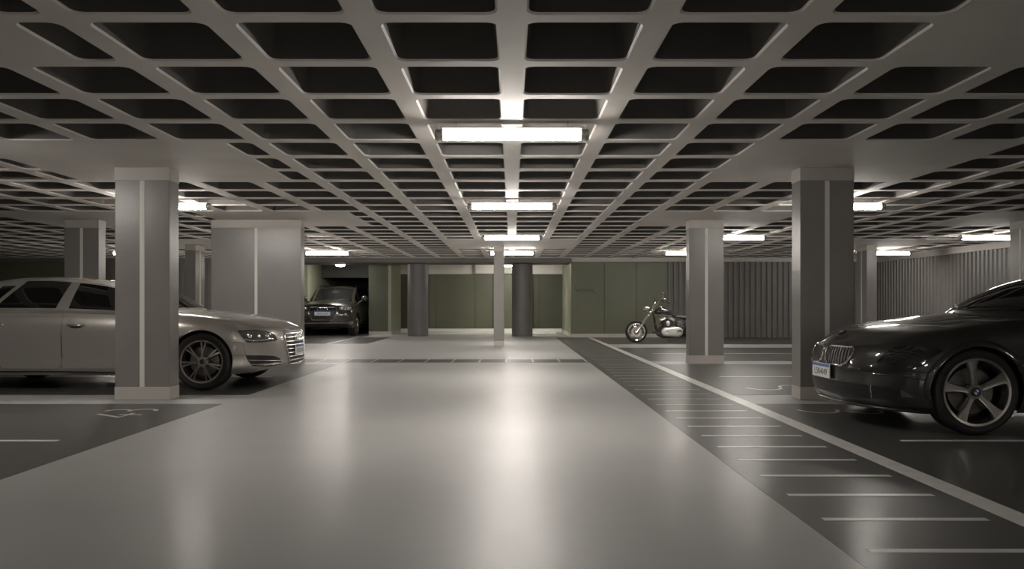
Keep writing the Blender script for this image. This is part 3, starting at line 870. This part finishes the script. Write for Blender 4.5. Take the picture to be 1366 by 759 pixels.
K1 = [(.045, .665), (.10, .690), (.42, .690), (.455, .665), (.45, .625), (.40, .555), (.33, .525), (.10, .530), (.05, .56)]
ks = coupe.decal('kidney_grille', K1, M['plastic'], off=.003)
pr = {1: ks[0], -1: ks[1]}
coupe.strip('kidney_frame', K1, .010, M['chrome'], off=.006, parent=pr, closed=True)
for k in range(9):
    s = .085+k*.041
    lo = .535+max(0, (s-.33)*.75); hi = .678
    coupe.strip('kidney_slat', [(s, lo), (s, hi)], .004, M['darkmetal'], off=.006, parent=pr)
coupe.plate(.462, .40, .13, 'LSN4I49', True)
Hd = [(.70, .585), (.80, .705), (.86, .728), (1.0, .722), (1.20, .695), (1.12, .635), (1.06, .572), (.95, .538), (.83, .553)]
hs = coupe.decal('headlight', Hd, M['lensdark'], off=.004)
pr = {1: hs[0], -1: hs[1]}
coupe.strip('headlight_rim', Hd, .004, M['seam'], off=.003, parent=pr, closed=True)
coupe.strip('chrome_strip', [(.44, .535), (.50, .515), (.56, .512)], .005, M['chrome'], off=.005)
In = [(0.0, .398), (.64, .383), (.67, .33), (.63, .275), (.22, .275), (0, .275)]
In = [(-.62, .388), (.62, .388), (.65, .33), (.62, .270), (.22, .262), (-.22, .262), (-.62, .270), (-.65, .33)]
ik = coupe.decal('lower_grille', In, M['plastic'], off=.002, mirror=False)[0]
for k in range(5):
    z = .29+k*.022; coupe.strip('mesh_bar', [(-.6+.1*j, z) for j in range(13)], .0035, M['seam'], off=.004, parent=ik, mirror=False)
Fg = [(.66, .380), (.90, .365), (1.0, .322), (1.04, .295), (.88, .268), (.66, .268)]
fg = coupe.decal('air_intake', Fg, M['plastic'], off=.003)
pr = {1: fg[0], -1: fg[1]}
coupe.strip('intake_divider', [(.66, .38), (.655, .27)], .006, M['chromesoft'], off=.004, parent=pr)
for mg in (1, -1):
    pass
coupe.decal('fog_lamp', [(.905, .358), (.955, .335), (1.0, .302), (.905, .302)], M['lens'], off=.006, parent=pr)
coupe.strip('front_lip', [(0, .205), (.3, .203), (.6, .196), (.8, .19), (1.0, .185)], .013, M['blackcar'], off=.004)
coupe.strip('bumper_crease', [(.56, .485), (.8, .478), (1.0, .46), (1.22, .425)], .005, M['blackcar'], off=-.002)
coupe.seam('bumper_gap', [(.83, .55), (.83, .53), (1.25, .50)])
coupe.seam('hood_gap', [(.50, .695), (.70, .735), (.95, .76), (1.2, .785)])
for mg in (1, -1):   # flared edge round the front and rear wheel openings
    for ax in AX2:
        b = MB(); rows = []
        for k in range(37):
            a = R(-8+196*k/36); row = []
            for rr, d in ((.372, .004), (.378, .012), (.405, .012), (.428, .0)):
                uu = ax-rr*math.cos(a); z = coupe.wz+rr*math.sin(a)
                p = coupe.B.off(mg*coupe.su(uu), max(z, .2), d); p = coupe.l(p); row.append((p[0], p[1], z))
            rows.append(row)
        b.grid(rows); b.build('wheel_arch_lip', M['blackcar'], coupe.root)
    c = coupe.l(coupe.B.off(mg*coupe.su(1.33), .585, .004))
    b = MB(); b.obox(Matrix.Translation(c) @ Matrix.Rotation(R(0), 4, 'Y'), .15, .012, .04, taper=.7); b.build('side_marker', M['bulb'], coupe.root, bevel=.006)
    b = MB(); b.sphere((coupe.L/2-1.98, mg*.98, .99), .07, .11, .07); mm = b.build('side_mirror', M['blackcar'], coupe.root)
    b = MB(); b.tube([(coupe.L/2-2.0, mg*.82, .945), (coupe.L/2-1.99, mg*.92, .965)], .02, 8); b.build('mirror_stalk', M['plastic'], mm)
    b = MB(); b.sphere((coupe.L/2-2.035, mg*.98, .99), .02, .09, .055); b.build('mirror_glass', M['glass'], mm)
    b = MB(); P = lambda u, w: coupe.l((u, w, .985+.02))
    b.tube([coupe.l(tuple(Vector(coupe.cabp(uu, qq, mg))+Vector((-.004, 0, .008)))) for uu, qq in ((1.30, .95), (1.32, .8), (1.36, .66))], .007, 6); b.build('wiper', M['darkmetal'], coupe.root)
def roundel(name, parent, r, mtx):
    b = MB(); n = 40; V = lambda rr, k, x: mtx @ Vector((rr*math.cos(2*math.pi*k/n), rr*math.sin(2*math.pi*k/n), x))
    for k in range(n):
        q = (k*4//n) % 2
        b.face([V(0, 0, .002), V(r*.62, k, .002), V(r*.62, k+1, .002)], 1 if q else 2)
        b.face([V(r*.62, k, .002), V(r, k, .002), V(r, k+1, .002), V(r*.62, k+1, .002)], 0)
        b.face([V(r, k, .002), V(r, k, -.012), V(r, k+1, -.012), V(r, k+1, .002)], 0)
    return tag(b.build(name, [M['plastic'], M['blue'], M['plate']], parent), 'round black badge with blue and white quarters')
_hit = Vector((0, 0, 0)); _uu = .17
_z = [v.co.z for v in coupe.body.data.vertices if abs(v.co.y) < .03 and abs(v.co.x-(coupe.L/2-_uu)) < .03 and v.co.z > .6]
roundel('badge', coupe.root, .038, Matrix.Translation((coupe.L/2-_uu, 0, max(_z)+.001)) @ Matrix.Rotation(R(24), 4, 'Y'))
coupe.wheels(AX2, .352, .245, .272, star_spokes(5), M['rimdark'])
for w in [c for c in coupe.root.children if c.name.startswith('wheel') and not c.name.startswith('wheel_')]:
    roundel('wheel_badge', w, .036, Matrix.Translation((0, .1225*.80+.003, 0)) @ Matrix.Rotation(R(-90), 4, 'X'))
# ---------------- dark olive SUV
SV = dict(L=5.08, W=.985, Lf=.62, nf=2.6, Lr=.5, nr=2.6,
  zb=[(0, .33), (.3, .29), (.8, .27), (4.2, .27), (5.08, .34)],
  zs=[(0, .985), (.15, 1.01), (.5, 1.06), (1.2, 1.11), (2, 1.13), (4.5, 1.16), (5.08, 1.1)],
  zt=[(0, 1.04), (.12, 1.09), (.4, 1.16), (.8, 1.215), (1.3, 1.26), (4.6, 1.26), (5.08, 1.12)],
  nose=[(.28, .12), (.36, .04), (.45, .0), (.7, .0), (.85, .02), (.95, .06), (1.03, .12), (1.1, .2)],
  tail=[(.3, .1), (.5, 0), (1.1, .06)],
  tum=[(0, .95), (.1, .98), (.35, 1.0), (.6, .995), (.8, .975), (.92, .95), (1, .905)])
suv = Car('suv', SV, dict(u0=1.22, u1=4.95, zc=[(1.22, 1.16), (1.5, 1.36), (1.95, 1.61), (2.3, 1.73), (3.0, 1.785), (4.0, 1.76), (4.6, 1.62), (4.95, 1.12)],
    wb=[(1.22, .80), (2, .87), (4.95, .84)], wr=[(1.22, .76), (1.9, .70), (2.6, .68), (4.95, .70)],
    sweep=[(1.22, .36), (2.0, .16), (2.8, 0), (4.95, -.1)]), (-6.33, 26.45), -math.pi/2,
    'dark olive SUV facing out of the dark garage bay at the back left', 'car', M['olivecar'])
suv.wz = .378
AX3 = (.98, 3.98)
suv.shell(AX3, .42, glass_cut=((1.27, 2.12, .56, 1.0), (1.45, 4.2, .05, .42)))
M['clearglass'] = mat('tinted_clear_glass', (.01, .01, .01), .03, alpha=.8, spec=.22)
suv.cab_patch('windshield', M['clearglass'], 1.25, 2.14, .55, 1.0, (1,), .003, mirror=True)
suv.cab_patch('window', M['glass'], lambda q: 1.45+q*.9, lambda q: 4.2-q*.4, .03, .44, (1, -1), .004)
suv.cab_patch('rear_window', M['glass'], 4.6, 4.88, .58, 1.0, (1,), .003, mirror=True)
G = [(-.47, .985), (.47, .985), (.47, .90), (.42, .70), (.34, .56), (-.34, .56), (-.42, .70), (-.47, .90)]
g = suv.decal('grille', G, M['plastic'], off=.004, mirror=False)[0]
suv.strip('grille_frame', G, .016, M['chrome'], off=.008, parent=g, mirror=False, closed=True)
for k in range(9):
    s = -.36+.09*k; lo = .58 if abs(s) < .33 else .66
    suv.strip('grille_slat', [(s, lo), (s, .965)], .006, M['darkmetal'], off=.008, parent=g, mirror=False)
suv.rings(.915, .052, M['chrome'], off=.03)
suv.plate(.77, .52, .12, 'SP4R7V26B', False)
b = MB(); b.box(-.003, .003, -.27, .27, -.075, .075); o = b.build('plate_holder', M['plateblue'], suv.root); o.location = (suv.L/2-suv.B.off(1e-4, .79, .008)[0], 0, .80)
Hd = [(.56, .90), (.58, .985), (.75, 1.0), (1.02, 1.015), (1.04, .97), (.98, .90), (.75, .875)]
hs = suv.decal('headlight', Hd, M['lensclear'], off=.005)
pr = {1: hs[0], -1: hs[1]}
suv.strip('headlight_rim', Hd, .006, M['chromesoft'], off=.005, parent=pr, closed=True)
for s in (.66, .78, .90):
    for mg in (1, -1):
        c = suv.l(suv.B.off(mg*s, .945, -.005)); b = MB(); b.sphere(c, .042, .042, .040); b.build('headlight_bulb', M['bulb'], pr[mg])
suv.strip('chrome_strip', [(.52, .71), (.9, .70)], .008, M['chromesoft'], off=.006)
ik = suv.decal('air_intake', [(.54, .66), (.85, .66), (.90, .50), (.54, .50)], M['plastic'], off=.003)
pr = {1: ik[0], -1: ik[1]}
suv.strip('intake_bar', [(.54, .6), (.87, .6)], .01, M['cladding'], off=.008, parent=pr)
suv.strip('skid_bar', [(-.95+.1*k, .455) for k in range(20)], .03, M['chromesoft'], off=.0, mirror=False)
for mg in (1, -1):
    c = suv.l(suv.B.off(mg*.95, .47, .0)); b = MB(); b.sphere(c, .09, .11, .075); b.build('fog_lamp_trim', M['chromesoft'], suv.root)
    b = MB(); b.sphere((c[0]+.03, c[1], c[2]+.02), .07, .08, .05); b.build('fog_lamp', M['lens'], suv.root)
ap = suv.decal('front_apron', [(-.9, .44), (.9, .44), (.9, .33), (-.9, .33)], M['plastic'], off=.003, mirror=False)
for mg in (1, -1):
    x = suv.L/2
    b = MB(); b.sphere((x-1.75, mg*1.08, 1.29), .085, .12, .11); mm = b.build('side_mirror', M['olivecar'], suv.root)
    b = MB(); b.tube([(x-1.75, mg*.86, 1.13), (x-1.75, mg*1.0, 1.22)], .03, 8); b.build('mirror_stalk', M['plastic'], mm)
    b = MB(); b.sphere((x-1.82, mg*1.08, 1.29), .02, .10, .085); b.build('mirror_glass', M['glass'], mm)
    b = MB(); b.tube([(x-2.3, mg*.66, 1.665), (x-2.42, mg*.66, 1.735), (x-2.7, mg*.655, 1.76), (x-4.0, mg*.655, 1.745), (x-4.3, mg*.66, 1.66)], .018, 8); b.build('roof_rail', M['chromesoft'], suv.root)
    b = MB(); b.sphere((x-2.75, mg*.38, 1.42), .06, .13, .10); b.tube([(x-2.75, mg*.38, 1.15), (x-2.75, mg*.38, 1.4)], .10, 10); b.build('front_seat', M['seat'], suv.root)
    b = MB(); b.tube([suv.l((1.27, mg*.02+.1, 1.255)), suv.l((1.36, mg*.5+.1, 1.235))], .008, 6); b.build('wiper', M['plastic'], suv.root)
b = MB(); b.box(x-2.0, x-1.97, -.13, .13, 1.50, 1.57); b.tube([(x-1.98, 0, 1.57), (x-1.98, 0, 1.63)], .012, 8); b.build('inside_mirror', M['white'], suv.root, bevel=.01)
b = MB(); b.sphere((x-1.75, .35, 1.25), .14, .22, .05); b.build('dashboard_hood', M['seat'], suv.root)
b = MB(); b.tube([(x-2.1+.06*math.sin(2*math.pi*k/20), .38+.18*math.cos(2*math.pi*k/20), 1.22+.17*math.sin(2*math.pi*k/20)) for k in range(20)], .015, 8, closed=True); b.build('steering_wheel', M['plastic'], suv.root)
suv.wheels(AX3, .378, .27, .262, double_spokes(5, .03), M['rimlight'])
# ------------------------------------------------------------------ motorcycle (x to the right from the front axle)
bike = empty('motorcycle', (3.494, 22.3, 0), 'chrome and black chopper motorcycle leaning on its stand before the olive wall', 'motorcycle', rx=R(3))
def part(b, name, m, parent=bike, **k): return b.build(name, m, parent, **k)
def bike_wheel(cx, Rw, rw, wd, rr):
    b = MB(); h = wd/2
    b.lathe([(rr, -h*.8), (Rw-.03, -h), (Rw-.008, -h*.6), (Rw, 0), (Rw-.008, h*.6), (Rw-.03, h), (rr, h*.8), (rr, -h*.8)], org=(0, 0, 0), seg=48)
    t = part(b, 'wheel', M['rubber']); t.location = (cx, 0, Rw)
    b = MB(); b.lathe([(rr+.006, -h*.8), (rr+.004, h*.84), (rr-.024, h*.7), (rr-.03, 0), (rr-.024, -h*.7), (rr+.006, -h*.8)], seg=48); part(b, 'rim', M['chrome'], t)
    b = MB()
    for k in range(36):
        a = 2*math.pi*k/36; a2 = a+(.35 if k % 2 else -.35); s = 1 if k % 4 < 2 else -1
        b.tube([(.05*math.cos(a2), s*.028, .05*math.sin(a2)), ((rr-.02)*math.cos(a), 0, (rr-.02)*math.sin(a))], .0035, 5)
    tag(part(b, 'spokes', M['chrome'], t), None)
    b = MB(); b.lathe([(0, -.05), (.03, -.05), (.035, -.03), (.045, -.028), (.045, .028), (.035, .03), (.03, .05), (0, .05)], seg=24); part(b, 'hub', M['chromesoft'], t)
    b = MB(); b.lathe([(.075, -.062), (.145, -.062), (.145, -.055), (.075, -.055), (.075, -.062)], seg=40); part(b, 'brake_disc', M['chromesoft'], t)
    return t
bike_wheel(0, .313, .3, .11, .245)
bike_wheel(1.66, .315, .3, .16, .235)
for s in (-1, 1):
    y = s*.095
    b = MB(); b.tube([(0, y, .315), (.33, y*1.0, .76)], .024, 12); b.tube([(-.005, y, .30), (.17, y, .545)], .034, 12); b.tube([(.33, y, .76), (.50, y, .99)], .019, 10); part(b, 'fork', M['chrome'])
    b = MB(); b.tube([(.43, y*.8, .95), (.52, y*1.2, 1.06), (.64, s*.30, 1.25), (.70, s*.37, 1.26), (.82, s*.42, 1.15)], .0135, 10); hb = part(b, 'handlebar', M['chrome'])
    b = MB(); b.tube([(.74, s*.385, 1.22), (.85, s*.43, 1.13)], .021, 10); part(b, 'grip', M['rubber'], hb)
    b = MB(); b.tube([(.66, s*.34, 1.27), (.53, s*.36, 1.235)], .007, 8); part(b, 'lever', M['chrome'], hb)
    b = MB(); b.tube([(.68, s*.36, 1.26), (.655+(.11 if s > 0 else 0), s*.40, 1.36)], .007, 8); st = part(b, 'mirror_stem', M['chrome'])
    b = MB(); b.sphere((.665+(.11 if s > 0 else 0), s*.41, 1.40), .018, .055, .042); part(b, 'mirror', M['chrome'], st)
    b = MB(); b.sphere((.35, s*.20, .87), .035, .03, .03); b.tube([(.35, s*.08, .85), (.35, s*.2, .87)], .009, 6); part(b, 'turn_signal', M['chrome'])
b = MB(); b.obox(Matrix.Translation((.325, 0, .76)) @ Matrix.Rotation(R(36), 4, 'Y'), .10, .25, .035); part(b, 'triple_clamp', M['chrome'], bevel=.008)
b = MB(); b.obox(Matrix.Translation((.43, 0, .92)) @ Matrix.Rotation(R(36), 4, 'Y'), .10, .24, .03); part(b, 'triple_clamp', M['chrome'], bevel=.008)
b = MB(); b.lathe([(0, -.085), (.075, -.08), (.085, -.06), (.082, 0), (.05, .07), (0, .09)], org=(0, 0, 0), axis='x', seg=24); hl = part(b, 'headlight', M['chrome']); hl.location = (.285, 0, .955)
b = MB(); b.sphere((-.075, 0, 0), .02, .072, .072); part(b, 'headlight_lens', M['bulb'], hl)
# fuel tank
b = MB(); rows = []
secs = [(.50, .845, .03, .03), (.54, .87, .085, .085), (.64, .885, .13, .125), (.76, .87, .145, .125), (.90, .84, .135, .105), (1.03, .80, .095, .075), (1.14, .765, .04, .035)]
for x, z, ry, rz_ in secs:
    rows.append([(x, ry*math.cos(2*math.pi*k/24), z+rz_*(math.sin(2*math.pi*k/24) if math.sin(2*math.pi*k/24) > 0 else .8*math.sin(2*math.pi*k/24))) for k in range(24)])
V = b.grid(rows, closed=True); b.bm.faces.new(V[0][::-1]); b.bm.faces.new(V[-1]); tank = part(b, 'fuel_tank', M['bikepaint'], sharp=60)
b = MB(); b.lathe([(0, .03), (.035, .03), (.04, .015), (.04, 0)], org=(.70, 0, 1.0), axis='z', seg=20); part(b, 'fuel_cap', M['chrome'], tank)
for s in (-1, 1):
    b = MB(); b.tube([(.56, s*.11, .80), (.76, s*.145, .79), (.96, s*.115, .77)], .014, 8); part(b, 'tank_stripe', M['chromesoft'], tank)
# frame
for s in (-1, 1):
    y = s*.11
    b = MB(); b.tube([(.45, 0, .86), (.50, y*.6, .70), (.56, y, .40), (.62, y, .20), (.72, y, .155), (1.30, y, .17), (1.42, y, .30)], .019, 10); part(b, 'frame_tube', M['bikepaint'])
    b = MB(); b.tube([(.46, 0, .90), (1.12, y*.6, .71), (1.45, y, .62), (1.75, y, .60)], .018, 10); part(b, 'frame_tube', M['bikepaint'])
    b = MB(); b.tube([(1.40, y*1.25, .62), (1.62, y*1.25, .33)], .026, 10); part(b, 'shock_absorber', M['chrome'])
    b = MB(); b.tube([(1.25, y*1.1, .30), (1.66, y*1.1, .315)], .022, 8); part(b, 'swing_arm', M['bikepaint'])
b = MB(); b.tube([(.37, 0, .80), (.47, 0, .93)], .035, 12); part(b, 'steering_head', M['bikepaint'])
# engine: crankcase, chrome primary cover, two finned cylinders with chrome heads
b = MB(); b.box(.64, 1.22, -.10, .12, .20, .46); b.lathe([(0, -.12), (.13, -.12), (.15, -.09), (.15, .13), (0, .14)], org=(.84, 0, .36), seg=28); part(b, 'crankcase', M['darkmetal'], bevel=.03)
b = MB(); rows = []
for y, k in ((-.10, 1.0), (-.165, 1.0), (-.185, .90), (-.19, .6)):
    row = []
    for i in range(40):
        a = 2*math.pi*i/40
        cx = .80 if math.cos(a) < 0 else 1.14; rr = (.115 if math.cos(a) < 0 else .135)
        row.append((.98+(cx-.98+rr*math.cos(a))*k, y, .315+rr*math.sin(a)*k))
    rows.append(row)
V = b.grid(rows, closed=True); b.bm.faces.new(V[-1]); part(b, 'primary_cover', M['alu'], sharp=50)
b = MB(); b.lathe([(0, -.215), (.07, -.21), (.085, -.19), (.085, -.18)], org=(1.17, 0, .315), seg=28); part(b, 'clutch_cover', M['chrome'])
b = MB(); b.lathe([(0, -.215), (.04, -.21), (.05, -.19), (.05, -.18)], org=(.82, 0, .315), seg=28); part(b, 'alternator_cover', M['chrome'])
for ang, hx in ((-24, 1), (24, -1)):
    mt = Matrix.Translation((.855, 0, .40)) @ Matrix.Rotation(R(ang), 4, 'Y')
    b = MB()
    for k in range(9): b.obox(mt @ Matrix.Translation((0, 0, .075+k*.022)), .165, .18, .011)
    b.obox(mt @ Matrix.Translation((0, 0, .15)), .12, .13, .22); cy = part(b, 'cylinder', M['darkmetal'])
    b = MB(); b.obox(mt @ Matrix.Translation((0, 0, .302)), .20, .20, .07, taper=.8); part(b, 'cylinder_head', M['alu'], cy, bevel=.02)
    b = MB(); b.tube([tuple(mt @ Vector((-.02, .06, .09))), tuple(mt @ Vector((-.02, .09, .28)))], .012, 8); part(b, 'push_rod_tube', M['chrome'], cy)
b = MB(); b.sphere((.865, -.13, .56), .06, .05, .075); part(b, 'air_cleaner', M['alu'])
b = MB(); b.box(.79, .93, -.07, .07, .60, .68); part(b, 'carburettor', M['plastic'], bevel=.02)
for s, z in ((1, .30), (1, .22)):
    b = MB(); b.tube([(.74, .10, .60), (.66, .16, .50), (.66, .17, z+.06), (.75, .18, z), (1.2, .18, z-.03), (1.9, .19, z-.03)], [.02, .021, .021, .022, .034, .036], 10); part(b, 'exhaust_pipe', M['chrome'])
b = MB(); b.box(1.10, 1.32, -.14, .14, .42, .62); part(b, 'oil_tank', M['bikepaint'], bevel=.03)
# seat and rear mudguard
b = MB(); rows = []
for x, z, ry, h in ((1.08, .735, .06, .03), (1.16, .73, .12, .045), (1.34, .715, .15, .055), (1.50, .735, .14, .06), (1.62, .77, .12, .05), (1.78, .78, .09, .04), (1.84, .775, .04, .02)):
    rows.append([(x, ry*math.cos(2*math.pi*k/16), z+h*math.sin(2*math.pi*k/16)) for k in range(16)])
V = b.grid(rows, closed=True); b.bm.faces.new(V[0][::-1]); b.bm.faces.new(V[-1]); part(b, 'seat', M['leather'], sharp=60)
b = MB(); rows = []
for k in range(19):
    a = R(125-140*k/18); rows.append([(1.66+.36*math.cos(a)*q, yy, .315+.38*math.sin(a)*q) for yy, q in ((-.10, .9), (-.09, .98), (0, 1.04), (.09, .98), (.10, .9))])
b.grid(rows); part(b, 'rear_mudguard', M['bikepaint'])
b = MB(); b.tube([(.86, -.10, .19), (.90, -.22, .012)], .011, 8); b.box(.86, .94, -.245, -.20, .006, .018); part(b, 'kick_stand', M['darkmetal'])
for s in (-1, 1):
    b = MB(); b.tube([(.56, s*.11, .26), (.52, s*.26, .27)], .012, 8); b.tube([(.52, s*.19, .27), (.52, s*.30, .275)], .02, 8); part(b, 'foot_peg', M['rubber'])
    b = MB(); b.tube([(.62, s*.13, .24), (.50, s*.2, .36)], .008, 6); part(b, 'pedal', M['chrome'])
